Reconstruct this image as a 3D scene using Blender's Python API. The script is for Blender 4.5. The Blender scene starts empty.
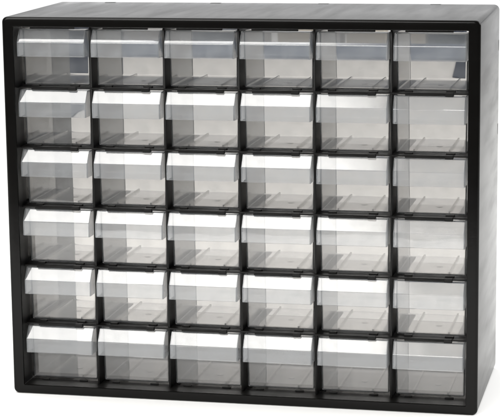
import bpy, bmesh, math, random
from mathutils import Vector

random.seed(7)
scene = bpy.context.scene
COL = scene.collection

# ------------------------------------------------------------------ camera
cam_data = bpy.data.cameras.new("camera")
cam = bpy.data.objects.new("camera", cam_data)
COL.objects.link(cam)
cam.location = (0.4612, -2.0201, 0.5951)
cam.rotation_euler = (1.3883, 0.0113, 0.2159)
cam_data.sensor_width = 36.0
cam_data.sensor_fit = 'HORIZONTAL'
cam_data.lens = 2004.5 * 36.0 / 500.0
cam_data.clip_start = 0.05
cam_data.clip_end = 200.0
scene.camera = cam

# ------------------------------------------------------------------ studio world: white cyclorama behind, dark room in front
world = bpy.data.worlds.new("World")
scene.world = world
world.use_nodes = True
wn, wl = world.node_tree.nodes, world.node_tree.links
wn.clear()
w_out = wn.new('ShaderNodeOutputWorld')
w_bg = wn.new('ShaderNodeBackground')
w_tc = wn.new('ShaderNodeTexCoord')
w_sep = wn.new('ShaderNodeSeparateXYZ')
w_map = wn.new('ShaderNodeMapRange')
w_mix = wn.new('ShaderNodeMix')
w_mix.data_type = 'RGBA'
w_map.interpolation_type = 'SMOOTHSTEP'
w_map.inputs['From Min'].default_value = -0.25
w_map.inputs['From Max'].default_value = 0.25
w_mix.inputs['A'].default_value = (0.050, 0.052, 0.056, 1)
w_mix.inputs['B'].default_value = (1.08, 1.08, 1.08, 1)
wl.new(w_tc.outputs['Generated'], w_sep.inputs[0])
wl.new(w_sep.outputs['Y'], w_map.inputs['Value'])
wl.new(w_map.outputs['Result'], w_mix.inputs['Factor'])
wl.new(w_mix.outputs['Result'], w_bg.inputs['Color'])
# dim band added to the world colour, to darken the top drawers' mirroring floors
w_r1 = wn.new('ShaderNodeMapRange')
w_r1.interpolation_type = 'SMOOTHSTEP'
w_r1.inputs['From Min'].default_value, w_r1.inputs['From Max'].default_value = 0.098, 0.106
w_r2 = wn.new('ShaderNodeMapRange')
w_r2.interpolation_type = 'SMOOTHSTEP'
w_r2.inputs['From Min'].default_value, w_r2.inputs['From Max'].default_value = 0.136, 0.126
w_mul = wn.new('ShaderNodeMath')
w_mul.operation = 'MULTIPLY'
w_mix2 = wn.new('ShaderNodeMix')
w_mix2.data_type = 'RGBA'
w_mix2.inputs['B'].default_value = (0.13, 0.15, 0.19, 1)
wl.new(w_sep.outputs['Z'], w_r1.inputs['Value'])
wl.new(w_sep.outputs['Z'], w_r2.inputs['Value'])
wl.new(w_r1.outputs['Result'], w_mul.inputs[0])
wl.new(w_r2.outputs['Result'], w_mul.inputs[1])
wl.new(w_mul.outputs[0], w_mix2.inputs['Factor'])
wl.new(w_mix.outputs['Result'], w_mix2.inputs['A'])
wl.new(w_mix2.outputs['Result'], w_bg.inputs['Color'])
w_bg.inputs['Strength'].default_value = 1.0
wl.new(w_bg.outputs[0], w_out.inputs[0])


def area(name, loc, target, sx, sy, power, color=(1, 1, 1)):
    d = bpy.data.lights.new(name, 'AREA')
    d.shape = 'RECTANGLE'
    d.size, d.size_y, d.energy, d.color = sx, sy, power, color
    o = bpy.data.objects.new(name, d)
    COL.objects.link(o)
    o.location = loc
    o.rotation_euler = (Vector(target) - Vector(loc)).to_track_quat('-Z', 'Y').to_euler()
    return o


# key softbox, upper left front: the glare on the drawer hoods
key = area("key_softbox", (-0.510, -0.971, 1.60), (-0.510, -0.971, 0.0), 1.10, 0.66, 30, (1.0, 0.985, 0.96))
# a softbox is dimmer towards its edge: fade along its right side
key.data.use_nodes = True
kn, kl = key.data.node_tree.nodes, key.data.node_tree.links
k_em = next(x for x in kn if x.type == 'EMISSION')
k_geo = kn.new('ShaderNodeNewGeometry')
k_sep = kn.new('ShaderNodeSeparateXYZ')
k_map = kn.new('ShaderNodeMapRange')
k_map.interpolation_type = 'SMOOTHSTEP'
k_map.inputs['From Min'].default_value, k_map.inputs['From Max'].default_value = 0.76, 0.95
k_map.inputs['To Min'].default_value, k_map.inputs['To Max'].default_value = 1.0, 0.0
kl.new(k_geo.outputs['Parametric'], k_sep.inputs[0])
kl.new(k_sep.outputs['X'], k_map.inputs['Value'])
kl.new(k_map.outputs['Result'], k_em.inputs['Strength'])
# broad fill added in front, above what upright faces mirror, for edge glints
area("front_fill", (-1.0, -3.0, 1.55), (-0.1, 0.0, 0.2), 2.2, 1.1, 85, (1.0, 0.99, 0.97))
# added overhead fill to whiten the sheet under and behind the cabinet
area("overhead_fill", (-0.4, 2.7, 4.0), (-0.4, 2.7, 0.0), 8.0, 7.0, 188, (1.0, 0.992, 0.98))

# fill added at the right: keeps the sheet beside the cabinet white
area("side_fill", (2.7, 0.6, 1.9), (0.4, 0.4, 0.0), 2.0, 1.6, 90, (1.0, 0.995, 0.985))

scene.view_settings.view_transform = 'Standard'
scene.view_settings.look = 'None'
scene.view_settings.exposure = 0.0
scene.view_settings.gamma = 1.0
cy = scene.cycles
cy.max_bounces = 28
cy.transmission_bounces = 24
cy.glossy_bounces = 12
cy.transparent_max_bounces = 16
cy.diffuse_bounces = 4
cy.caustics_reflective = True
cy.caustics_refractive = True
cy.blur_glossy = 0.3
cy.sample_clamp_indirect = 4.0
cy.use_denoising = True


# ------------------------------------------------------------------ materials
def new_mat(name):
    m = bpy.data.materials.new(name)
    m.use_nodes = True
    nt = m.node_tree
    return m, nt, nt.nodes, nt.links, nt.nodes['Principled BSDF']


def noise(nt, scale, detail=3, stretch=None):
    tc = nt.nodes.new('ShaderNodeTexCoord')
    n = nt.nodes.new('ShaderNodeTexNoise')
    n.inputs['Scale'].default_value = scale
    n.inputs['Detail'].default_value = detail
    if stretch:
        mp = nt.nodes.new('ShaderNodeMapping')
        mp.inputs['Scale'].default_value = stretch
        nt.links.new(tc.outputs['Object'], mp.inputs['Vector'])
        nt.links.new(mp.outputs[0], n.inputs['Vector'])
    else:
        nt.links.new(tc.outputs['Object'], n.inputs['Vector'])
    return n


def rng(nt, src, a, b, lo=0.3, hi=0.7):
    r = nt.nodes.new('ShaderNodeMapRange')
    r.inputs['From Min'].default_value = lo
    r.inputs['From Max'].default_value = hi
    r.inputs['To Min'].default_value = a
    r.inputs['To Max'].default_value = b
    nt.links.new(src, r.inputs['Value'])
    return r.outputs['Result']


def black_plastic(name, r0, r1, spec):
    m, nt, N, L, p = new_mat(name)
    p.inputs['Base Color'].default_value = (0.0036, 0.0034, 0.0031, 1)
    p.inputs['Specular IOR Level'].default_value = spec
    streak = noise(nt, 1.0, 4, (46, 7, 46))
    fine = noise(nt, 700, 2)
    L.new(rng(nt, streak.outputs['Fac'], r0, r1), p.inputs['Roughness'])
    b1 = N.new('ShaderNodeBump')
    b1.inputs['Strength'].default_value = 0.045
    b1.inputs['Distance'].default_value = 0.003
    L.new(streak.outputs['Fac'], b1.inputs['Height'])
    b2 = N.new('ShaderNodeBump')
    b2.inputs['Strength'].default_value = 0.03
    b2.inputs['Distance'].default_value = 0.0004
    L.new(fine.outputs['Fac'], b2.inputs['Height'])
    L.new(b1.outputs[0], b2.inputs['Normal'])
    L.new(b2.outputs[0], p.inputs['Normal'])
    return m


def clear_plastic(name, rough_a, rough_b, haze, tint, warp):
    m, nt, N, L, p = new_mat(name)
    p.inputs['Base Color'].default_value = tint
    p.inputs['Transmission Weight'].default_value = 1.0
    p.inputs['IOR'].default_value = 1.57
    n = noise(nt, 60, 4)
    L.new(rng(nt, n.outputs['Fac'], rough_a, rough_b), p.inputs['Roughness'])
    # slight warp of the moulding, different on every drawer
    tc = N.new('ShaderNodeTexCoord')
    oi = N.new('ShaderNodeObjectInfo')
    sc = N.new('ShaderNodeVectorMath')
    sc.operation = 'SCALE'
    sc.inputs[0].default_value = (7.0, 13.0, 5.0)
    L.new(oi.outputs['Random'], sc.inputs['Scale'])
    ad = N.new('ShaderNodeVectorMath')
    L.new(tc.outputs['Object'], ad.inputs[0])
    L.new(sc.outputs[0], ad.inputs[1])
    w = N.new('ShaderNodeTexNoise')
    w.inputs['Scale'].default_value = 15
    w.inputs['Detail'].default_value = 1
    L.new(ad.outputs[0], w.inputs['Vector'])
    b = N.new('ShaderNodeBump')
    b.inputs['Strength'].default_value = warp
    b.inputs['Distance'].default_value = 0.002
    L.new(w.outputs['Fac'], b.inputs['Height'])
    L.new(b.outputs[0], p.inputs['Normal'])
    if haze > 0:
        d = N.new('ShaderNodeBsdfDiffuse')
        d.inputs['Color'].default_value = (0.80, 0.83, 0.86, 1)
        t = N.new('ShaderNodeBsdfTranslucent')
        t.inputs['Color'].default_value = (0.80, 0.83, 0.86, 1)
        mx0 = N.new('ShaderNodeMixShader')
        mx0.inputs[0].default_value = 0.55
        mx = N.new('ShaderNodeMixShader')
        L.new(d.outputs[0], mx0.inputs[1])
        L.new(t.outputs[0], mx0.inputs[2])
        L.new(rng(nt, n.outputs['Fac'], haze * 0.65, haze * 1.35), mx.inputs[0])
        L.new(p.outputs[0], mx.inputs[1])
        L.new(mx0.outputs[0], mx.inputs[2])
        L.new(mx.outputs[0], N['Material Output'].inputs['Surface'])
    return m


def matte(name, c1, c2, scale, rough=0.7, spec=0.2):
    m, nt, N, L, p = new_mat(name)
    n = noise(nt, scale, 5)
    mix = N.new('ShaderNodeMix')
    mix.data_type = 'RGBA'
    mix.inputs['A'].default_value = (*c1, 1)
    mix.inputs['B'].default_value = (*c2, 1)
    L.new(n.outputs['Fac'], mix.inputs['Factor'])
    L.new(mix.outputs['Result'], p.inputs['Base Color'])
    p.inputs['Roughness'].default_value = rough
    p.inputs['Specular IOR Level'].default_value = spec
    return m


M_BLACK = black_plastic("black_moulded_plastic", 0.13, 0.26, 0.14)
M_FLOOR = black_plastic("black_polished_plastic", 0.05, 0.10, 0.5)
M_FRONT = black_plastic("black_satin_plastic", 0.17, 0.21, 0.16)
M_GLOSS = black_plastic("black_smooth_plastic", 0.16, 0.22, 0.24)
M_INNER = black_plastic("black_grained_plastic", 0.34, 0.46, 0.22)
M_CLEAR = clear_plastic("clear_styrene", 0.006, 0.02, 0.095, (0.81, 0.793, 0.772, 1), 0.06)
M_HOOD = clear_plastic("hazy_styrene", 0.008, 0.02, 0.19, (0.955, 0.955, 0.955, 1), 0.16)
M_SHEET = matte("white_sheet", (0.86, 0.86, 0.85), (0.90, 0.90, 0.89), 3, 0.8, 0.0)
M_BLUE = matte("dark_blue_cloth", (0.014, 0.025, 0.055), (0.021, 0.034, 0.070), 12, 0.8)
M_BOARD = matte("slate_blue_board", (0.036, 0.074, 0.165), (0.044, 0.086, 0.185), 9, 0.8)
M_BEIGE = matte("beige_card", (0.62, 0.56, 0.47), (0.68, 0.62, 0.52), 9, 0.7)
M_PALE = matte("pale_grey_card", (0.52, 0.51, 0.50), (0.58, 0.57, 0.56), 9, 0.7)
M_DIM = matte("grey_card", (0.15, 0.17, 0.205), (0.18, 0.20, 0.235), 9, 0.7)


# ------------------------------------------------------------------ helpers
def add_box(bm, x0, x1, y0, y1, z0, z1):
    vs = [bm.verts.new(c) for c in ((x0, y0, z0), (x1, y0, z0), (x1, y1, z0), (x0, y1, z0),
                                    (x0, y0, z1), (x1, y0, z1), (x1, y1, z1), (x0, y1, z1))]
    for f in ((3, 2, 1, 0), (4, 5, 6, 7), (0, 1, 5, 4), (1, 2, 6, 5), (2, 3, 7, 6), (3, 0, 4, 7)):
        bm.faces.new([vs[i] for i in f])


def obj(name, bm, mat, parent=None, mods=(), smooth_angle=None, weighted=False):
    """link bm as one mesh object; modifiers are applied to the mesh straight away"""
    bmesh.ops.recalc_face_normals(bm, faces=bm.faces) if not any(k == 'SOLIDIFY' for k, _ in mods) else None
    me = bpy.data.meshes.new(name)
    bm.to_mesh(me)
    bm.free()
    me.materials.append(mat)
    o = bpy.data.objects.new(name, me)
    COL.objects.link(o)
    for kind, kw in mods:
        md = o.modifiers.new(kind.lower(), kind)
        for k, v in kw.items():
            setattr(md, k, v)
    if mods:
        dg = bpy.context.evaluated_depsgraph_get()
        me2 = bpy.data.meshes.new_from_object(o.evaluated_get(dg))
        me2.name = name
        o.modifiers.clear()
        o.data = me2
        bpy.data.meshes.remove(me)
    if smooth_angle is not None:
        o.data.polygons.foreach_set('use_smooth', [True] * len(o.data.polygons))
        o.data.set_sharp_from_angle(angle=math.radians(smooth_angle))
    if weighted:                     # keep the flat faces flat, only the rounded edges shade smoothly
        o.modifiers.new('weighted', 'WEIGHTED_NORMAL').keep_sharp = True
        me3 = bpy.data.meshes.new_from_object(o.evaluated_get(bpy.context.evaluated_depsgraph_get()))
        me3.name = name
        o.modifiers.clear()
        o.data = me3
    if parent:
        o.parent = parent
    return o


def tag(o, label, category, group=None, kind=None):
    o['label'] = label
    o['category'] = category
    if group:
        o['group'] = group
    if kind:
        o['kind'] = kind
    return o


def empty(name, loc):
    o = bpy.data.objects.new(name, None)
    o.empty_display_size = 0.02
    COL.objects.link(o)
    o.location = loc
    return o


BEV = lambda w, s=2, a=40: ('BEVEL', dict(width=w, segments=s, limit_method='ANGLE', angle_limit=math.radians(a)))

# ------------------------------------------------------------------ setting: the white sheet the cabinet stands on
bm = bmesh.new()
vs = [bm.verts.new(c) for c in ((-5, -0.92, 0), (5, -0.92, 0), (5, 3.75, 0), (-5, 3.75, 0))]
bm.faces.new(vs)
sheet = obj('ground', bm, M_SHEET)
sheet['kind'] = 'structure'

# ------------------------------------------------------------------ cabinet
W, H, D = 0.508, 0.4124, 0.1971
BX, BB, BT = 0.0124, 0.0102, 0.0108
GB, GT = 0.0118, 0.0116   # foot and head of the drawer grid
PX, PZ = (W - 2 * BX) / 6, (H - GB - GT) / 6
REC = 0.0125          # recess of the shelves and partitions
INNER_BACK = 0.132    # partitions and shelves stop here, the back is open

cab = empty('parts_cabinet', (0, 0, 0))
tag(cab, 'black plastic parts cabinet with thirty-six clear drawers on a white surface', 'cabinet')


def rounded_rect(x0, x1, z0, z1, r, n=6):
    pts = []
    for cx, cz, a0 in ((x1 - r, z1 - r, 0), (x0 + r, z1 - r, 90), (x0 + r, z0 + r, 180), (x1 - r, z0 + r, 270)):
        for k in range(n + 1):
            a = math.radians(a0 + 90 * k / n)
            pts.append((cx + r * math.cos(a), cz + r * math.sin(a)))
    return pts


# casing: one profile (inset from the outside, depth) swept round the rounded rectangle
prof = [(0.0006, D), (0.0, D - 0.0006)]
prof += [(0.0, 0.0026)]
for k in range(1, 6):
    a = math.radians(90 * k / 5)
    prof.append((0.0026 * (1 - math.cos(a)), 0.0026 * (1 - math.sin(a))))
prof += [(0.0092, 0.0), (0.0098, 0.00015), (0.0101, 0.0007), (0.0102, 0.0020), (0.0102, 0.0275), (0.0102, D - 0.0006), (0.0096, D)]
bm = bmesh.new()
rings = []
for ins, y in prof:
    xi = ins * (BX / 0.0102)
    pts = rounded_rect(-W / 2 + xi, W / 2 - xi, ins, H - ins * (BT / 0.0102), max(0.0008, 0.0058 - ins * 0.55))
    rings.append([bm.verts.new((x, y, z)) for x, z in pts])
n = len(rings[0])
for a in range(len(rings)):
    b = (a + 1) % len(rings)
    for k in range(n):
        q = (k + 1) % n
        f = bm.faces.new((rings[a][k], rings[a][q], rings[b][q], rings[b][k]))
        # the grained front face and the smoother inside
        f.material_index = (3 if f.calc_center_median().z < BB + 0.0008 else 2) if a == len(rings) - 3 else (4 if a == len(rings) - 4 else 1 if a >= 7 and a < len(rings) - 4 else 0)
casing = obj('casing', bm, M_BLACK, cab, smooth_angle=35)
casing.data.materials.append(M_FRONT)
casing.data.materials.append(M_GLOSS)
casing.data.materials.append(M_FLOOR)
casing.data.materials.append(M_INNER)

# partitions between the columns
for i in range(1, 6):
    x = -W / 2 + BX + i * PX
    bm = bmesh.new()
    add_box(bm, x - 0.0012, x + 0.0012, REC + 0.0022, INNER_BACK, BB + 0.0002, H - BT - 0.0002)
    obj('partition', bm, M_INNER, cab, [BEV(0.0006)], 40)

# shelves between the rows: a front bar and side runners round one opening per drawer,
# with hanging lips and low drawer stops
RAIL = 0.0125
for j in range(1, 6):
    z = GB + j * PZ
    zb, zt = z - 0.0010, z + 0.0006
    bm = bmesh.new()
    xa, xb = -W / 2 + BX + 0.0002, W / 2 - BX - 0.0002
    add_box(bm, xa, xb, REC, 0.0330, zb, zt)
    for i in range(7):
        x = -W / 2 + BX + i * PX
        add_box(bm, max(xa, x - RAIL), min(xb, x + RAIL), 0.0330, 0.1160, zb, zt)
    bmesh.ops.remove_doubles(bm, verts=bm.verts, dist=1e-6)
    for i in range(6):
        x = -W / 2 + BX + i * PX
        add_box(bm, x + 0.0145, x + 0.0640, REC - 0.0008, REC + 0.0016, z - 0.0024, z - 0.0004)
        add_box(bm, x + 0.0560, x + 0.0645, REC - 0.0014, REC + 0.0040, z - 0.0029, z + 0.0010)
        add_box(bm, x + 0.0130, x + 0.0215, 0.0195, 0.0242, z + 0.0003, z + 0.0022)
        add_box(bm, x + 0.0560, x + 0.0655, 0.0195, 0.0242, z + 0.0003, z + 0.0022)
    obj('shelf', bm, M_INNER, cab, [BEV(0.0003, 1)], 40)
# stops moulded on the cabinet floor and the lip under the roof
for i in range(6):
    x = -W / 2 + BX + i * PX
    for x0, x1 in ((0.0130, 0.0215), (0.0560, 0.0655)):
        bm = bmesh.new()
        add_box(bm, x + x0, x + x1, 0.0225, 0.0243, BB - 0.0004, BB + 0.0018)
        obj('drawer_stop', bm, M_INNER, cab, [BEV(0.0004)], 40)
    bm = bmesh.new()
    add_box(bm, x + 0.0145, x + 0.0640, REC, REC + 0.0024, H - BT - 0.0030, H - BT + 0.0006)
    obj('roof_lip', bm, M_INNER, cab, [BEV(0.0004)], 40)
# small lugs along the rear edges of the roof and the side
for x in (-0.190, -0.066, 0.058, 0.184):
    bm = bmesh.new()
    add_box(bm, x - 0.006, x + 0.006, D - 0.007, D - 0.001, H - 0.0006, H + 0.00025)
    obj('rear_lug', bm, M_BLACK, cab, [BEV(0.0004)], 40)
for z in (0.275, 0.368):
    bm = bmesh.new()
    add_box(bm, W / 2 - 0.0006, W / 2 + 0.0002, D - 0.007, D - 0.001, z - 0.006, z + 0.006)
    obj('rear_lug', bm, M_BLACK, cab, [BEV(0.0004)], 40)

# ------------------------------------------------------------------ one drawer, then copies
HW = 0.0374                      # half width
HU = 0.0374                      # half width of the hood
PF, PB = 0.0190, 0.1150          # front and back of the body, from the grip front
TOP = 0.0610


def make_drawer():
    root = empty('drawer', (0, 0, 0))
    # body: an open box with rounded edges, then given its wall thickness
    bm = bmesh.new()
    tx, ty = 0.0008, 0.0006      # draft: narrower at the floor
    lo = [bm.verts.new(c) for c in ((-HW + tx, PF + ty, 0), (HW - tx, PF + ty, 0), (HW - tx, PB - ty, 0), (-HW + tx, PB - ty, 0))]
    hi = [bm.verts.new(c) for c in ((-HW, PF, TOP), (HW, PF, TOP), (HW, PB, TOP - 0.004), (-HW, PB, TOP - 0.004))]
    bm.faces.new(lo[::-1])
    for k in range(4):
        q = (k + 1) % 4
        bm.faces.new((lo[k], lo[q], hi[q], hi[k]))
    edges = [e for e in bm.edges if len(e.link_faces) == 2]
    bmesh.ops.bevel(bm, geom=edges, offset=0.0024, segments=3, affect='EDGES', profile=0.5)
    obj('body', bm, M_CLEAR, root, [('SOLIDIFY', dict(thickness=0.0012, offset=-1, use_even_offset=True)), BEV(0.00025, 1)], 35, weighted=True)
    # faint guide ribs under the floor
    for x in (-0.0185, 0.0185):
        bm = bmesh.new()
        add_box(bm, x - 0.0008, x + 0.0008, PF + 0.006, PB - 0.004, 0.00125, 0.0032)
        obj('floor_rib', bm, M_CLEAR, root)
    # small round moulding mark on the floor
    bm = bmesh.new()
    bmesh.ops.create_cone(bm, cap_ends=True, segments=24, radius1=0.0034, radius2=0.0030, depth=0.0002)
    bmesh.ops.translate(bm, verts=bm.verts, vec=(0.004, 0.060, 0.0015))
    obj('moulding_mark', bm, M_CLEAR, root)
    # hood: sloped roof, front band, end caps; open below and behind
    bm = bmesh.new()
    P = [(PF - 0.0005, 0.0608), (0.0086, 0.0612), (0.0, 0.0483), (0.0, 0.0328)]
    E0 = (PF - 0.0005, 0.0328)
    a = [bm.verts.new((-HU, y, z)) for y, z in P]
    b = [bm.verts.new((HU, y, z)) for y, z in P]
    for k in range(len(P) - 1):
        bm.faces.new((a[k], a[k + 1], b[k + 1], b[k]))
    ea, eb = bm.verts.new((-HU, *E0)), bm.verts.new((HU, *E0))
    bm.faces.new([ea] + a[::-1])
    bm.faces.new(b + [eb])
    bmesh.ops.recalc_face_normals(bm, faces=bm.faces)
    up = [f for f in bm.faces if abs(f.normal.x) < 0.1]
    if sum(f.normal.z + -f.normal.y for f in up) < 0:
        bmesh.ops.reverse_faces(bm, faces=bm.faces)
    obj('hood', bm, M_HOOD, root, [('SOLIDIFY', dict(thickness=0.0012, offset=-1, use_even_offset=True)), BEV(0.0005, 2, 25)])
    return root


proto = make_drawer()


def copy_thing(src):
    r = src.copy()
    COL.objects.link(r)
    for ch in list(src.children):
        c = ch.copy()
        COL.objects.link(c)
        c.parent = r
    return r


ROWS = ['top row', 'second row down', 'third row down', 'fourth row down', 'fifth row down', 'bottom row']
COLS = ['leftmost', 'second from left', 'third from left', 'third from right', 'second from right', 'rightmost']


def drawer_label(r, c):
    if r == 0:
        look = {0: 'clear drawer showing dark blue behind', 5: 'clear drawer showing a beige patch amid blue'}.get(
            c, 'clear drawer with blue-tinted hood band')
    elif c == 5:
        look = 'clear drawer without white glare'
    elif c == 4:
        look = 'clear drawer with fading glare on its hood'
    else:
        look = 'clear drawer with solid white glare on hood'
    return f'{look}, {ROWS[r]}, {COLS[c]}'


first = True
for r in range(6):
    for c in range(6):
        o = proto if first else copy_thing(proto)
        first = False
        x = -W / 2 + BX + (c + 0.5) * PX + random.uniform(-0.0003, 0.0004) - (0.0009 if c == 0 else 0)
        z = GB + (5 - r) * PZ + (0.0010 if r < 5 else 0.0004)
        o.location = (x, 0.0058 + random.uniform(-0.0005, 0.0006), z)
        o.rotation_euler = (math.radians(random.uniform(-0.03, 0.03) if r == 0 else random.uniform(-0.12, 0.12)), 0, math.radians(random.uniform(-0.25, 0.25)))
        tag(o, drawer_label(r, c), 'drawer', 'clear drawers in the cabinet')

# ------------------------------------------------------------------ low things lying far behind on the sheet,
# seen only through the clear drawers of the top row
def far(x):                                   # the row of boxes stands a little behind the board
    return 0.4612 + (x - 0.4612) * 1.037


bm = bmesh.new()
add_box(bm, -1.40, -0.135, 3.43, 3.45, 0.0, 0.040)
tag(obj('board', bm, M_BOARD, None, [BEV(0.002)]), 'low slate blue board lying across behind the cabinet, seen through top drawers', 'board')


def card(name, x0, x1, y, h, mat, label):
    bm = bmesh.new()
    add_box(bm, far(x0), far(x1), y, y + 0.08, 0.0, h - 0.014)
    tag(obj(name, bm, mat, None, [BEV(0.002)]), label, 'box', 'low boxes behind the board')


card('low_box', -1.125, -1.075, 3.52, 0.085, M_DIM, 'dark grey low box behind the second top drawer from left')
card('low_box', -1.070, -0.900, 3.52, 0.090, M_PALE, 'wide pale grey low box behind the second top drawer from left')
card('low_box', -0.880, -0.770, 3.52, 0.085, M_DIM, 'dark grey low box behind the third top drawer from left')
card('low_box', -0.752, -0.668, 3.52, 0.088, M_PALE, 'pale grey low box behind the third top drawer from right, left of beige one')
card('low_box', -0.637, -0.545, 3.52, 0.088, M_BEIGE, 'beige low box behind the third top drawer from right')
card('low_box', -0.533, -0.462, 3.52, 0.092, M_PALE, 'narrow pale box behind the second top drawer from right')
card('low_box', -0.447, -0.349, 3.52, 0.090, M_BEIGE, 'wide beige box behind the second top drawer from right')
card('low_box', -0.275, -0.232, 3.52, 0.085, M_BEIGE, 'small beige box behind the rightmost top drawer')
card('low_box', -0.225, -0.135, 3.52, 0.085, M_BLUE, 'dark blue low box behind the rightmost top drawer')
card('low_box', -1.36, -1.135, 3.52, 0.085, M_BLUE, 'dark blue low box behind the leftmost top drawer')


def cloth(name, pts, label):
    bm = bmesh.new()
    lo = [bm.verts.new((x, y, 0.0)) for x, y in pts]
    hi = [bm.verts.new((x, y, 0.004)) for x, y in pts]
    bm.faces.new(lo[::-1])
    bm.faces.new(hi)
    for k in range(len(pts)):
        q = (k + 1) % len(pts)
        bm.faces.new((lo[k], lo[q], hi[q], hi[k]))
    tag(obj(name, bm, M_BLUE), label, 'cloth')


cloth('cloth', [(-1.38, 3.42), (-1.10, 3.42), (-0.93, 2.75), (-0.875, 2.40), (-0.880, 2.26), (-0.86, 2.12), (-0.90, 2.23),
                (-0.94, 2.36), (-1.06, 2.55), (-1.12, 2.62), (-1.19, 2.80)],
      'ragged dark blue cloth on the white sheet behind the leftmost drawers')
cloth('cloth', [(-0.165, 3.42), (-0.130, 3.03), (-0.085, 2.98), (-0.138, 3.42)],
      'small dark blue cloth on the white sheet behind the rightmost top drawer')
